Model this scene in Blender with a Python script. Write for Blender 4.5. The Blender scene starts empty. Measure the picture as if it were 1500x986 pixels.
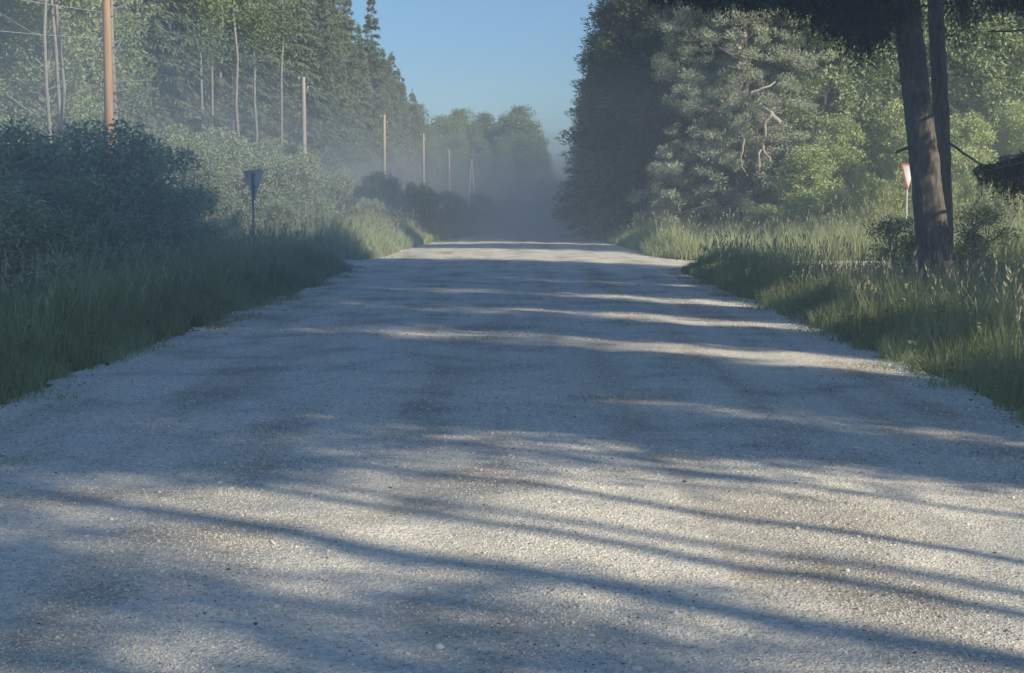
import bpy, math, random
import numpy as np
C = bpy.context.scene.collection
rng = np.random.default_rng(7)
random.seed(7)
PI = math.pi
F = 2170.0            # focal length in photo pixels (1500 wide)
CAMH = 1.5
PITCH = math.atan((493-300)/F)
YAW = math.atan(18/F)

# ------------------------------------------------------------------ helpers
def at(px, py, Y):
    """world point seen at photo pixel (px,py) on the plane y = Y"""
    u = (px-750)/F; v = (493-py)/F
    d = np.array([u, math.cos(PITCH)+v*math.sin(PITCH), -math.sin(PITCH)+v*math.cos(PITCH)])
    c, s = math.cos(YAW), math.sin(YAW)
    d = np.array([d[0]*c-d[1]*s, d[0]*s+d[1]*c, d[2]])
    t = Y/d[1]
    return np.array([d[0]*t, Y, CAMH+d[2]*t])

def _h(ix, iy, s):
    n = (ix*374761393 + iy*668265263 + s*1442695041) & 0x7fffffff
    n = ((n ^ (n >> 13))*1274126177) & 0x7fffffff
    return ((n ^ (n >> 16)) & 0xffff)/65535.0
def vnoise(x, y, s=0):
    x = np.asarray(x, float); y = np.asarray(y, float)
    ix = np.floor(x).astype(np.int64); iy = np.floor(y).astype(np.int64)
    fx = x-ix; fy = y-iy
    fx = fx*fx*(3-2*fx); fy = fy*fy*(3-2*fy)
    a = _h(ix, iy, s); b = _h(ix+1, iy, s); c = _h(ix, iy+1, s); d = _h(ix+1, iy+1, s)
    return (a*(1-fx)+b*fx)*(1-fy)+(c*(1-fx)+d*fx)*fy
def fbm(x, y, s=0, o=3):
    r = 0; a = .5
    for k in range(o):
        r = r+a*(vnoise(x, y, s+k)-.5); x = x*2.03; y = y*2.03; a *= .5
    return r
def sstep(a, b, x):
    t = np.clip((x-a)/(b-a), 0, 1); return t*t*(3-2*t)

def roadx(y):
    y = np.asarray(y, float)
    return -0.2+np.where(y > 60, 3e-4*(y-60)**2, 0)
def baseh(y):
    y = np.asarray(y, float)
    t = np.clip(y-46, 0, None)
    return -0.015*(t-14*(1-np.exp(-t/14)))
def redge(y):   # right road edge
    return roadx(y)+3.85+1.6*np.exp(-((y-38.5)/3.2)**2)+.35*fbm(np.asarray(y)*.45, 3.1, 11)+.18*fbm(np.asarray(y)*2., 1.1, 12)
def ledge(y):
    return roadx(y)-3.85-1.2*np.exp(-((y-38.5)/2.6)**2)+.3*fbm(np.asarray(y)*.45, 8.1, 21)+.18*fbm(np.asarray(y)*2., 5.1, 22)
def sideroad(x, y):   # 1 on the crossing road
    c = 38.9+.02*np.abs(x)+.25*np.sin(x*.3)
    return sstep(2.2, 1.6, np.abs(y-c))
def zg(x, y):    # ground height beside and under the road
    x = np.asarray(x, float); y = np.asarray(y, float)
    b = baseh(y)
    dr = x-redge(y); dl = ledge(y)-x
    out = np.maximum(dr, dl)
    s = sideroad(x, y)
    bank = .05*sstep(-.15, .25, out)-.22*sstep(.4, 2.4, out)*(1-sstep(3.5, 6.5, out))+.28*sstep(4, 12, out)
    bank = bank*(1-s)
    rough = (.16*fbm(x*.35, y*.35, 3)+.05*fbm(x*1.7, y*1.7, 5))*sstep(-.1, 1.2, out)*(1-.8*s)
    return b-.045+bank+rough
def zr(x, y):    # road surface
    x = np.asarray(x, float); y = np.asarray(y, float)
    u = (x-roadx(y))/3.85
    z = baseh(y)+.055*(1-u*u)-.01
    z = z+.045*fbm(x*.55, y*.8, 31)+.016*fbm(x*2.2, y*3.4, 33, 2)
    # wheel ruts
    for r in (-.52, -.1, .28, .62):
        z = z-.014*np.exp(-((u-r)/.09)**2)
    return z

def mesh(name, V, faces_idx, sizes, mat=None, rnd=None, smooth=False, parent=None):
    """faces_idx flat int array, sizes per-face vertex counts (int or array)"""
    V = np.asarray(V, np.float32); faces_idx = np.asarray(faces_idx, np.int32).ravel()
    nf = len(faces_idx)//sizes if np.isscalar(sizes) else len(sizes)
    sz = np.full(nf, sizes, np.int32) if np.isscalar(sizes) else np.asarray(sizes, np.int32)
    me = bpy.data.meshes.new(name)
    me.vertices.add(len(V)); me.vertices.foreach_set('co', V.ravel())
    me.loops.add(len(faces_idx)); me.loops.foreach_set('vertex_index', faces_idx)
    me.polygons.add(nf)
    st = np.concatenate([[0], np.cumsum(sz)[:-1]]).astype(np.int32)
    me.polygons.foreach_set('loop_start', st)
    me.update(calc_edges=True)
    if smooth: me.polygons.foreach_set('use_smooth', np.ones(nf, bool))
    if rnd is not None:
        a = me.attributes.new('rnd', 'FLOAT', 'FACE'); a.data.foreach_set('value', np.asarray(rnd, np.float32))
    if mat: me.materials.append(mat)
    return me
def obj(name, me, parent=None):
    o = bpy.data.objects.new(name, me); C.objects.link(o)
    if parent is not None: o.parent = parent
    return o
def tag(o, label=None, cat=None, group=None, kind=None):
    if label: o['label'] = label
    if cat: o['category'] = cat
    if group: o['group'] = group
    if kind: o['kind'] = kind
    return o
def empty(name, loc, rz=0, sc=1.0):
    o = bpy.data.objects.new(name, None); C.objects.link(o)
    o.location = loc; o.rotation_euler = (0, 0, rz)
    o.scale = (sc, sc, sc) if np.isscalar(sc) else sc
    o.empty_display_size = .3
    return o

class MB:       # collects tubes, cards and polygons
    def __init__(s): s.V = []; s.I = []; s.S = []; s.R = []; s.n = 0
    def add(s, V, faces, size, r=None):
        V = np.asarray(V, float).reshape(-1, 3); faces = np.asarray(faces).reshape(-1, size)
        s.V.append(V); s.I.append((faces+s.n).ravel()); s.S.append(np.full(len(faces), size)); s.n += len(V)
        s.R.append(np.full(len(faces), .5) if r is None else np.asarray(r))
    def tube(s, P, R, n=8, cap=True, wob=0):
        P = np.asarray(P, float); R = np.asarray(R, float); m = len(P)
        T = np.gradient(P, axis=0); T /= np.linalg.norm(T, axis=1)[:, None]+1e-9
        ref = np.array([1., .13, .05]) if abs(T[0][0]) < .8 else np.array([0.1, 1., 0])
        U = np.cross(T, ref); U /= np.linalg.norm(U, axis=1)[:, None]; W = np.cross(T, U)
        a = np.linspace(0, 2*PI, n, endpoint=False)
        rr = R[:, None]*(1+wob*(rng.random((m, n))-.5))
        V = P[:, None, :]+rr[..., None]*(np.cos(a)[None, :, None]*U[:, None, :]+np.sin(a)[None, :, None]*W[:, None, :])
        i, j = np.meshgrid(np.arange(m-1), np.arange(n), indexing='ij')
        q = np.stack([i*n+j, i*n+(j+1) % n, (i+1)*n+(j+1) % n, (i+1)*n+j], -1)
        s.add(V.reshape(-1, 3), q.reshape(-1, 4), 4)
        if cap:
            for k in (0, m-1):
                ring = V[k]; s.add(ring, np.arange(n)[::-1] if k == 0 else np.arange(n), n)
    def cards(s, P, D, L, W, r=None, bend=.0):
        """diamond leaf quads at P, long axis D"""
        P = np.asarray(P, float); n = len(P)
        if n == 0: return
        D = D/(np.linalg.norm(D, axis=1)[:, None]+1e-9)
        ref = rng.normal(size=(n, 3)); S = np.cross(D, ref); S /= np.linalg.norm(S, axis=1)[:, None]+1e-9
        L = np.broadcast_to(L, (n,))[:, None]; W = np.broadcast_to(W, (n,))[:, None]
        a = P; b = P+D*L*.45+S*W*.5; c = P+D*L; d = P+D*L*.45-S*W*.5
        if bend: c = c-np.array([0, 0, 1.])*L*bend
        V = np.stack([a, b, c, d], 1).reshape(-1, 3)
        s.add(V, np.arange(4*n).reshape(-1, 4), 4, rng.random(n) if r is None else r)
    def build(s, name, mat, smooth=False):
        return mesh(name, np.concatenate(s.V), np.concatenate(s.I), np.concatenate(s.S), mat, np.concatenate(s.R), smooth)

# ------------------------------------------------------------------ materials
def nt(name):
    m = bpy.data.materials.new(name); m.use_nodes = True; t = m.node_tree; t.nodes.clear()
    out = t.nodes.new('ShaderNodeOutputMaterial'); return m, t, out
def N(t, kind, **kw):
    n = t.nodes.new(kind)
    for k, v in kw.items():
        if k.startswith('i_'): n.inputs[k[2:].replace('_', ' ')].default_value = v
        else: setattr(n, k, v)
    return n
def ramp(t, fac, stops, interp='LINEAR'):
    r = t.nodes.new('ShaderNodeValToRGB'); r.color_ramp.interpolation = interp
    e = r.color_ramp.elements
    while len(e) < len(stops): e.new(.5)
    for k, (p, c) in enumerate(stops):
        e[k].position = p; e[k].color = (*c, 1) if len(c) == 3 else c
    t.links.new(fac, r.inputs[0]); return r
def mixc(t, fac, a, b, mode='MIX'):
    m = t.nodes.new('ShaderNodeMix'); m.data_type = 'RGBA'; m.blend_type = mode
    for sock, v in ((0, fac), (6, a), (7, b)):
        if hasattr(v, 'links') or hasattr(v, 'is_linked'): t.links.new(v, m.inputs[sock])
        else: m.inputs[sock].default_value = v if sock == 0 else (*v, 1)
    return m.outputs[2]

def leafmat(name, dark, light, trans=.3, scale=.6, objvar=.3):
    m, t, out = nt(name)
    at_ = N(t, 'ShaderNodeAttribute', attribute_name='rnd')
    oi = N(t, 'ShaderNodeObjectInfo')
    tc = N(t, 'ShaderNodeTexCoord')
    nz = N(t, 'ShaderNodeTexNoise'); nz.inputs['Scale'].default_value = scale; nz.inputs['Detail'].default_value = 3
    t.links.new(tc.outputs['Object'], nz.inputs['Vector'])
    a = N(t, 'ShaderNodeMath', operation='MULTIPLY_ADD'); t.links.new(at_.outputs['Fac'], a.inputs[0]); a.inputs[1].default_value = .5
    t.links.new(nz.outputs['Fac'], a.inputs[2])
    b = N(t, 'ShaderNodeMath', operation='MULTIPLY_ADD'); t.links.new(oi.outputs['Random'], b.inputs[0]); b.inputs[1].default_value = objvar
    t.links.new(a.outputs[0], b.inputs[2])
    r = ramp(t, b.outputs[0], [(.35, dark), (1.1 if False else 1.0, light)])
    d = N(t, 'ShaderNodeBsdfPrincipled'); d.inputs['Roughness'].default_value = .62
    d.inputs['Specular IOR Level'].default_value = .25
    t.links.new(r.outputs[0], d.inputs['Base Color'])
    tr = N(t, 'ShaderNodeBsdfTranslucent')
    t.links.new(mixc(t, .5, r.outputs[0], (light[0]*1.3, light[1]*1.4, light[2]*.7)), tr.inputs['Color'])
    mx = N(t, 'ShaderNodeMixShader'); mx.inputs[0].default_value = trans
    t.links.new(d.outputs[0], mx.inputs[1]); t.links.new(tr.outputs[0], mx.inputs[2])
    t.links.new(mx.outputs[0], out.inputs[0]); return m
def barkmat(name, c1, c2, c3, sc=(9, 9, 1.6), strength=.6, dist=.03, wh=0):
    m, t, out = nt(name)
    tc = N(t, 'ShaderNodeTexCoord'); mp = N(t, 'ShaderNodeMapping'); mp.inputs['Scale'].default_value = sc
    t.links.new(tc.outputs['Object'], mp.inputs[0])
    n1 = N(t, 'ShaderNodeTexNoise'); n1.inputs['Scale'].default_value = 1; n1.inputs['Detail'].default_value = 7; n1.inputs['Roughness'].default_value = .65
    t.links.new(mp.outputs[0], n1.inputs['Vector'])
    n2 = N(t, 'ShaderNodeTexNoise'); n2.inputs['Scale'].default_value = 1.3
    t.links.new(tc.outputs['Object'], n2.inputs['Vector'])
    r = ramp(t, n1.outputs['Fac'], [(.33, c1), (.5, c2), (.68, c3)])
    col = mixc(t, n2.outputs['Fac'], r.outputs[0], c2)
    p = N(t, 'ShaderNodeBsdfPrincipled'); p.inputs['Roughness'].default_value = .9; p.inputs['Specular IOR Level'].default_value = .15
    t.links.new(col, p.inputs['Base Color'])
    bp = N(t, 'ShaderNodeBump'); bp.inputs['Strength'].default_value = strength; bp.inputs['Distance'].default_value = dist
    t.links.new(n1.outputs['Fac'], bp.inputs['Height']); t.links.new(bp.outputs[0], p.inputs['Normal'])
    t.links.new(p.outputs[0], out.inputs[0]); return m
def paint(name, col, rough=.5, metal=0, dirt=(.2, .17, .13), amt=.5):
    m, t, out = nt(name)
    tc = N(t, 'ShaderNodeTexCoord'); n1 = N(t, 'ShaderNodeTexNoise'); n1.inputs['Scale'].default_value = 14; n1.inputs['Detail'].default_value = 6
    t.links.new(tc.outputs['Object'], n1.inputs['Vector'])
    r = ramp(t, n1.outputs['Fac'], [(.45, (0, 0, 0)), (.75, (amt, amt, amt))])
    p = N(t, 'ShaderNodeBsdfPrincipled'); p.inputs['Roughness'].default_value = rough; p.inputs['Metallic'].default_value = metal
    t.links.new(mixc(t, r.outputs[0], col, dirt), p.inputs['Base Color'])
    t.links.new(p.outputs[0], out.inputs[0]); return m

def gravelmat():
    m, t, out = nt('gravel_surface')
    geo = N(t, 'ShaderNodeNewGeometry')
    pos = geo.outputs['Position']
    v1 = N(t, 'ShaderNodeTexVoronoi'); v1.inputs['Scale'].default_value = 75
    v2 = N(t, 'ShaderNodeTexVoronoi'); v2.inputs['Scale'].default_value = 32
    n1 = N(t, 'ShaderNodeTexNoise'); n1.inputs['Scale'].default_value = 1.1; n1.inputs['Detail'].default_value = 5
    n2 = N(t, 'ShaderNodeTexNoise'); n2.inputs['Scale'].default_value = 26; n2.inputs['Detail'].default_value = 6; n2.inputs['Roughness'].default_value = .7
    n3 = N(t, 'ShaderNodeTexNoise'); n3.inputs['Scale'].default_value = 220; n3.inputs['Detail'].default_value = 2
    mp = N(t, 'ShaderNodeMapping'); mp.inputs['Scale'].default_value = (1.6, .12, 1)
    t.links.new(pos, mp.inputs[0])
    n4 = N(t, 'ShaderNodeTexNoise'); n4.inputs['Scale'].default_value = 1.0; n4.inputs['Detail'].default_value = 4
    t.links.new(mp.outputs[0], n4.inputs['Vector'])
    for n in (v1, v2, n1, n2, n3): t.links.new(pos, n.inputs['Vector'])
    sep = N(t, 'ShaderNodeSeparateColor'); t.links.new(v1.outputs['Color'], sep.inputs[0])
    sep2 = N(t, 'ShaderNodeSeparateColor'); t.links.new(v2.outputs['Color'], sep2.inputs[0])
    r1 = ramp(t, sep.outputs[0], [(0, (.30, .285, .26)), (.07, (.66, .63, .57)), (.25, (.77, .72, .62)), (.6, (.88, .83, .72)), (1, (.95, .91, .80))])
    r2 = ramp(t, sep2.outputs[0], [(0, (.62, .60, .55)), (.5, (.83, .79, .70)), (1, (.94, .90, .80))])
    c = mixc(t, .35, r1.outputs[0], r2.outputs[0])
    rn = ramp(t, n2.outputs['Fac'], [(.3, (.72, .71, .70)), (.5, (.97, .97, .97)), (.7, (1.14, 1.13, 1.12))])
    c = mixc(t, 1.0, c, rn.outputs[0], 'MULTIPLY')
    rb = ramp(t, n1.outputs['Fac'], [(.34, (.72, .695, .67)), (.5, (1.02, 1.01, 1)), (.75, (1.12, 1.10, 1.05))])
    c = mixc(t, 1.0, c, rb.outputs[0], 'MULTIPLY')
    rl = ramp(t, n4.outputs['Fac'], [(.32, (.80, .76, .70)), (.5, (1.04, 1.03, 1.0)), (.8, (1.1, 1.1, 1.1))])
    c = mixc(t, 1.0, c, rl.outputs[0], 'MULTIPLY')
    p = N(t, 'ShaderNodeBsdfPrincipled'); p.inputs['Roughness'].default_value = .95; p.inputs['Specular IOR Level'].default_value = .1
    t.links.new(c, p.inputs['Base Color'])
    s1 = N(t, 'ShaderNodeMath', operation='MULTIPLY_ADD'); t.links.new(v1.outputs['Distance'], s1.inputs[0]); s1.inputs[1].default_value = -.9
    t.links.new(n2.outputs['Fac'], s1.inputs[2])
    s2 = N(t, 'ShaderNodeMath', operation='MULTIPLY_ADD'); t.links.new(v2.outputs['Distance'], s2.inputs[0]); s2.inputs[1].default_value = -.8
    t.links.new(s1.outputs[0], s2.inputs[2])
    bp = N(t, 'ShaderNodeBump'); bp.inputs['Strength'].default_value = 1; bp.inputs['Distance'].default_value = .0055
    t.links.new(s2.outputs[0], bp.inputs['Height']); t.links.new(bp.outputs[0], p.inputs['Normal'])
    t.links.new(p.outputs[0], out.inputs[0]); return m
def pebblemat():
    m, t, out = nt('pebble_stone')
    a = N(t, 'ShaderNodeAttribute', attribute_name='rnd')
    r = ramp(t, a.outputs['Fac'], [(0, (.07, .065, .06)), (.10, (.36, .345, .32)), (.3, (.72, .69, .62)), (.8, (.84, .81, .73)), (1, (.92, .89, .81))])
    p = N(t, 'ShaderNodeBsdfPrincipled'); p.inputs['Roughness'].default_value = .85
    t.links.new(r.outputs[0], p.inputs['Base Color']); t.links.new(p.outputs[0], out.inputs[0]); return m
def groundmat():
    m, t, out = nt('verge_soil')
    geo = N(t, 'ShaderNodeNewGeometry')
    n1 = N(t, 'ShaderNodeTexNoise'); n1.inputs['Scale'].default_value = .9; n1.inputs['Detail'].default_value = 8
    n2 = N(t, 'ShaderNodeTexNoise'); n2.inputs['Scale'].default_value = 22; n2.inputs['Detail'].default_value = 6
    for n in (n1, n2): t.links.new(geo.outputs['Position'], n.inputs['Vector'])
    r = ramp(t, n2.outputs['Fac'], [(.3, (.03, .04, .015)), (.5, (.07, .085, .03)), (.7, (.14, .13, .07))])
    c = mixc(t, n1.outputs['Fac'], r.outputs[0], (.06, .08, .028))
    p = N(t, 'ShaderNodeBsdfPrincipled'); p.inputs['Roughness'].default_value = 1
    t.links.new(c, p.inputs['Base Color'])
    bp = N(t, 'ShaderNodeBump'); bp.inputs['Distance'].default_value = .05; t.links.new(n2.outputs['Fac'], bp.inputs['Height']); t.links.new(bp.outputs[0], p.inputs['Normal'])
    t.links.new(p.outputs[0], out.inputs[0]); return m
def hazemat(name, dens, col=(.84, .93, 1.0)):
    m, t, out = nt(name)
    v = N(t, 'ShaderNodeVolumeScatter'); v.inputs['Color'].default_value = (*col, 1); v.inputs['Density'].default_value = dens
    v.inputs['Anisotropy'].default_value = 0.0
    ab = N(t, 'ShaderNodeVolumeAbsorption'); ab.inputs['Color'].default_value = (*col, 1); ab.inputs['Density'].default_value = dens
    ad = N(t, 'ShaderNodeAddShader'); t.links.new(v.outputs[0], ad.inputs[0]); t.links.new(ab.outputs[0], ad.inputs[1])
    t.links.new(ad.outputs[0], out.inputs['Volume']); return m

M = dict(
    gravel=gravelmat(), pebble=pebblemat(), ground=groundmat(),
    spruce=leafmat('spruce_needles', (.05, .07, .048), (.24, .28, .17), .15),
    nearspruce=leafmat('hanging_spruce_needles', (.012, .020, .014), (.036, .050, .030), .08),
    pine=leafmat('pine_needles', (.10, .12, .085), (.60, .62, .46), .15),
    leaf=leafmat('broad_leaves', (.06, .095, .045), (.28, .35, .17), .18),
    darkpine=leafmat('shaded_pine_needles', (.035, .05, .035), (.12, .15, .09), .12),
    willow=leafmat('willow_leaves', (.12, .155, .10), (.54, .60, .40), .16, objvar=.2),
    bright=leafmat('young_leaves', (.19, .25, .09), (.60, .66, .32), .16, objvar=.2),
    grass=leafmat('grass_blades', (.10, .135, .075), (.46, .50, .30), .35, .9, 0),
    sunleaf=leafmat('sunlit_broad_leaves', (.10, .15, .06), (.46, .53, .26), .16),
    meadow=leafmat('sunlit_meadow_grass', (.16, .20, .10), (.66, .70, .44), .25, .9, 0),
    straw=leafmat('grass_seed_heads', (.28, .28, .19), (.55, .53, .38), .3, 1.5, 0),
    bark=barkmat('spruce_bark', (.045, .038, .034), (.20, .175, .155), (.42, .38, .34), (15, 15, 3.6), 1, .06),
    bark2=barkmat('pale_trunk_bark', (.10, .09, .075), (.27, .24, .20), (.42, .38, .33), (14, 14, 4), .5, .02),
    birch=barkmat('birch_bark', (.12, .11, .10), (.42, .39, .34), (.56, .53, .47), (3, 3, 9), .2, .01),
    dead=barkmat('dead_wood', (.26, .21, .17), (.52, .45, .37), (.72, .64, .54), (14, 14, 14), .4, .01),
    pinebark=barkmat('red_pine_bark', (.09, .045, .03), (.26, .13, .075), (.40, .22, .13), (10, 10, 3), .7, .03),
    pole=barkmat('orange_pole_wood', (.36, .20, .10), (.64, .39, .20), (.80, .57, .35), (22, 22, .8), .4, .01),
    greypole=barkmat('grey_pole_wood', (.34, .30, .24), (.60, .54, .44), (.74, .68, .58), (22, 22, .8), .4, .01),
    steel=paint('galvanised_steel', (.30, .31, .32), .5, .5), signback=paint('grey_sign_back', (.88, .82, .74), .55, 0),
    white=paint('white_sign_face', (.85, .83, .80), .35, 0, (.5, .45, .4), .3), red=paint('red_sign_border', (.66, .17, .13), .35, 0, (.4, .2, .15), .3),
    whitepost=paint('white_post_paint', (.75, .74, .72), .5), wire=paint('wire_cable', (.5, .5, .5), .5, .3),
)

# ------------------------------------------------------------------ ground, roads
def grid(name, xs, ys, zf, mat, smooth=True):
    X, Y = np.meshgrid(xs, ys) if xs.ndim == 1 else (xs, ys)
    Z = zf(X, Y); V = np.stack([X, Y, Z], -1).reshape(-1, 3)
    m, n = X.shape; i, j = np.meshgrid(np.arange(m-1), np.arange(n-1), indexing='ij')
    q = np.stack([i*n+j, i*n+j+1, (i+1)*n+j+1, (i+1)*n+j], -1).reshape(-1, 4)
    return mesh(name, V, q, 4, mat, None, smooth)
xs = np.unique(np.concatenate([np.linspace(-1500, -60, 30), np.linspace(-60, -14, 70), np.linspace(-14, 14, 281), np.linspace(14, 60, 70), np.linspace(60, 1500, 30)]))
ys = np.unique(np.concatenate([np.linspace(-400, -15, 25), np.linspace(-15, 0, 50), np.linspace(0, 60, 501), np.linspace(60, 260, 300), np.linspace(260, 3000, 40)]))
def zground(x, y):
    far = sstep(250, 400, y)
    return zg(x, y)*(1-far)+(-2.9)*far
tag(obj('ground', grid('ground', xs, ys, zground, M['ground'])), kind='structure')
yr = np.concatenate([np.arange(-8, 3.5, .15), np.arange(3.5, 30, .045), np.arange(30, 60, .08), np.arange(60, 262, .6)])
u = np.linspace(0, 1, 201)
Yr, Ur = np.meshgrid(yr, u, indexing='ij')
Xr = (ledge(yr)-.28)[:, None]*(1-Ur)+(redge(yr)+.28)[:, None]*Ur
def zroad(x, y):
    e = np.minimum(x-(ledge(y)-.28), (redge(y)+.28)-x)
    return zr(x, y)-.075*sstep(.30, 0, e)*(1-.8*sideroad(x, y))+.02*fbm(x*3, y*3, 44)*sstep(.9, .2, e)
tag(obj('gravel_road', grid('gravel_road', Xr, Yr, zroad, M['gravel'])), kind='structure')
def sidemesh(x0, x1):
    xa = np.arange(x0, x1, .12); v = np.linspace(-2.0, 2.0, 40)
    Xs, Vs = np.meshgrid(xa, v, indexing='ij')
    Ys = 38.9+.02*np.abs(Xs)+.25*np.sin(Xs*.3)+Vs*(1+.8*np.exp(-((np.abs(Xs)-3.6)/1.5)**2))
    return grid('side_road', Xs, Ys, lambda x, y: zg(x, y)+.028+.02*fbm(x*.8, y*.8, 61)-.03*sstep(1.6, 2.0, np.abs(y-38.9)), M['gravel'])
tag(obj('side_road', sidemesh(3.2, 60)), kind='structure')
tag(obj('side_road', sidemesh(-60, -3.4)), kind='structure')

# loose stones
ico = []
g = (1+5**.5)/2
for a in (-1, 1):
    for b in (-g, g): ico += [(0, a, b), (a, b, 0), (b, 0, a)]
ico = np.array(ico)/math.sqrt(1+g*g)
import itertools
D = np.linalg.norm(ico[:, None]-ico[None], axis=2); el = D[D > 0].min()*1.01
icof = []
for a, b, c in itertools.combinations(range(12), 3):
    if D[a, b] < el and D[b, c] < el and D[a, c] < el:
        nrm = np.cross(ico[b]-ico[a], ico[c]-ico[a])
        icof.append((a, b, c) if nrm.dot(ico[a]) > 0 else (a, c, b))
icof = np.array(icof)
def stones(x, y, z, r):
    n = len(x)
    V = ico[None]*(1+.35*(rng.random((n, 12, 1))-.5))
    V = V*np.stack([r*(.8+.6*rng.random(n)), r*(.7+.5*rng.random(n)), r*(.45+.35*rng.random(n))], 1)[:, None, :]
    a = rng.random(n)*2*PI; c, s = np.cos(a)[:, None], np.sin(a)[:, None]
    t = rng.normal(0, .35, n)[:, None]
    vx, vy, vz = V[..., 0], V[..., 1], V[..., 2]
    vy, vz = vy*np.cos(t)-vz*np.sin(t), vy*np.sin(t)+vz*np.cos(t)
    V = np.stack([vx*c-vy*s, vx*s+vy*c, vz], -1)+np.stack([x, y, z+r*.18], 1)[:, None, :]
    Fc = (icof[None]+(np.arange(n)*12)[:, None, None]).reshape(-1, 3)
    return V.reshape(-1, 3), Fc, np.repeat(rng.random(n)**.8, 20)
def region(n, y0, y1, p=1.0):
    y = y0+(y1-y0)*rng.random(n)**p; x = (rng.random(n)*2-1)*(.375*y+.4)
    k = (x > ledge(y)-.1) & (x < redge(y)+.15); return x[k], y[k]
sb = MB()
for n, y0, y1, r0, r1 in ((70000, 4.1, 8, .002, .006), (42000, 8, 16, .004, .0085), (12000, 16, 30, .008, .015), (700, 4.1, 14, .008, .014), (24, 4.3, 12, .012, .019)):
    x, y = region(n, y0, y1); r = r0+(r1-r0)*rng.random(len(x))**2
    u_ = (x-roadx(y))/3.85; tr_ = sum(np.exp(-((u_-q)/.10)**2) for q in (-.52, -.1, .28, .62)); pk = rng.random(len(x)) > .75*tr_*(.4+.9*vnoise(x*.6, y*.5, 91)); x, y, r = x[pk], y[pk], r[pk]
    V, Fc, R = stones(x, y, zroad(x, y), r); sb.add(V, Fc, 3, R)
# windrows of coarser stones along both road edges
for side in (-1, 1):
    n = 9000; y = 6+44*rng.random(n)**1.3; e = (redge(y) if side > 0 else ledge(y))
    x = e-side*np.abs(rng.normal(0, .22, n))+side*.08; r = (.004+.009*rng.random(n)**3)*(1+y/60)
    V, Fc, R = stones(x, y, zroad(x, y), r); sb.add(V, Fc, 3, R)
tag(obj('loose_gravel', sb.build('loose_gravel', M['pebble'])), 'loose pale stones scattered over the gravel road surface', 'gravel', kind='stuff')

# ------------------------------------------------------------------ grass
def blades(x, y, hgt, w, lean=.35):
    n = len(x); z = zground(x, y)-.02
    a = rng.random(n)*2*PI; la = rng.random(n)*2*PI; ln = hgt*lean*(.3+rng.random(n))
    S = np.stack([np.cos(a), np.sin(a), 0*a], 1)*(w/2)[:, None]
    Lv = np.stack([np.cos(la)*ln, np.sin(la)*ln, 0*ln], 1)
    B = np.stack([x, y, z], 1); up = np.array([0, 0, 1.])
    p1 = B+Lv*.25+up*(hgt*.55)[:, None]; p2 = B+Lv+up*(hgt)[:, None]
    V = np.stack([B-S, B+S, p1+S*.8, p1-S*.8, p2], 1).reshape(-1, 3)
    b = (np.arange(n)*5)[:, None]
    I = np.concatenate([b+np.array([0, 1, 2, 3]), ], 1); T = b+np.array([3, 2, 4])
    return V, I, T
def grass_patch(name, n, fx, wmul=1, hbase=.55, label='', far=False):
    x, y = fx(n)
    out = np.maximum(x-redge(y), ledge(y)-x)
    cl = vnoise(x*1.3, y*1.3, 71); cl2 = vnoise(x*.35, y*.35, 72)
    keep = (out > -.02-.25*(vnoise(x*4, y*4, 9)-.4)) & (sideroad(x, y) < .15) & (rng.random(len(x)) < .35+.9*cl)
    x, y, out, cl, cl2 = x[keep], y[keep], out[keep], cl[keep], cl2[keep]
    h = hbase*(.35+.65*sstep(-.1, 1.0, out))*(.5+.6*cl+.35*cl2)*(.6+.7*rng.random(len(x)))
    lim = .8*CAMH*np.clip(38.9-y, 0, 40)/38.9+.06; cut = (x > 5) & (x < 10.6) & (y > 23) & (y < 37.5); h = np.where(cut & (h > lim) & (rng.random(len(h)) < .93), lim*(.5+.5*rng.random(len(h))), h)
    w = wmul*(.0045+.00028*y)*(.7+.6*rng.random(len(x)))
    V, I, T = blades(x, y, h, w)
    mb = MB(); r = np.clip(rng.random(len(x))*.6+.4*cl, 0, 1)
    mb.V.append(V); mb.I += [I.ravel(), T.ravel()]; mb.S += [np.full(len(I), 4), np.full(len(T), 3)]; mb.R += [r, r]; mb.n = len(V)
    o = obj(name, mb.build(name, M['meadow' if 'meadow' in name else 'grass'])); tag(o, label, 'grass', kind='stuff')
    # seed stalks
    k = (rng.random(len(x)) < .045) & (out > .25) & (h > .3); xs_, ys_ = x[k], y[k]; m = len(xs_)
    hs = h[k]*1.25+.12; V, I, T = blades(xs_, ys_, hs, np.full(m, .004)+.00022*ys_, .22)
    mb2 = MB(); mb2.V.append(V); mb2.I += [I.ravel(), T.ravel()]; mb2.S += [np.full(m, 4), np.full(m, 3)]; mb2.R += [rng.random(m)]*2; mb2.n = len(V)
    tip = V.reshape(-1, 5, 3)[:, 4]; mid = V.reshape(-1, 5, 3)[:, 2]
    d = tip-mid; d /= np.linalg.norm(d, axis=1)[:, None]
    for q in range(4):
        mb2.cards(tip-d*(.11-.03*q)+rng.normal(0, .004, (m, 3)), d+rng.normal(0, .18, (m, 3)), .07, .012+.00045*ys_)
    mb2.V = mb2.V; oh = obj('grass_seed_heads', mb2.build('grass_seed_heads', M['straw'])); tag(oh, 'pale seed heads standing above '+label, 'grass', kind='stuff')
def side(sgn, y0, y1, w0, w1, p=1.5, frame=True):
    def f(n):
        y = y0+(y1-y0)*rng.random(n)**1.0; t = rng.random(n)**p
        e = redge(y) if sgn > 0 else ledge(y)
        x = e+sgn*(w0+(w1-w0)*t)
        k = np.abs(x) < .40*y+2 if frame else np.ones(n, bool)
        return x[k], y[k]
    return f
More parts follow.
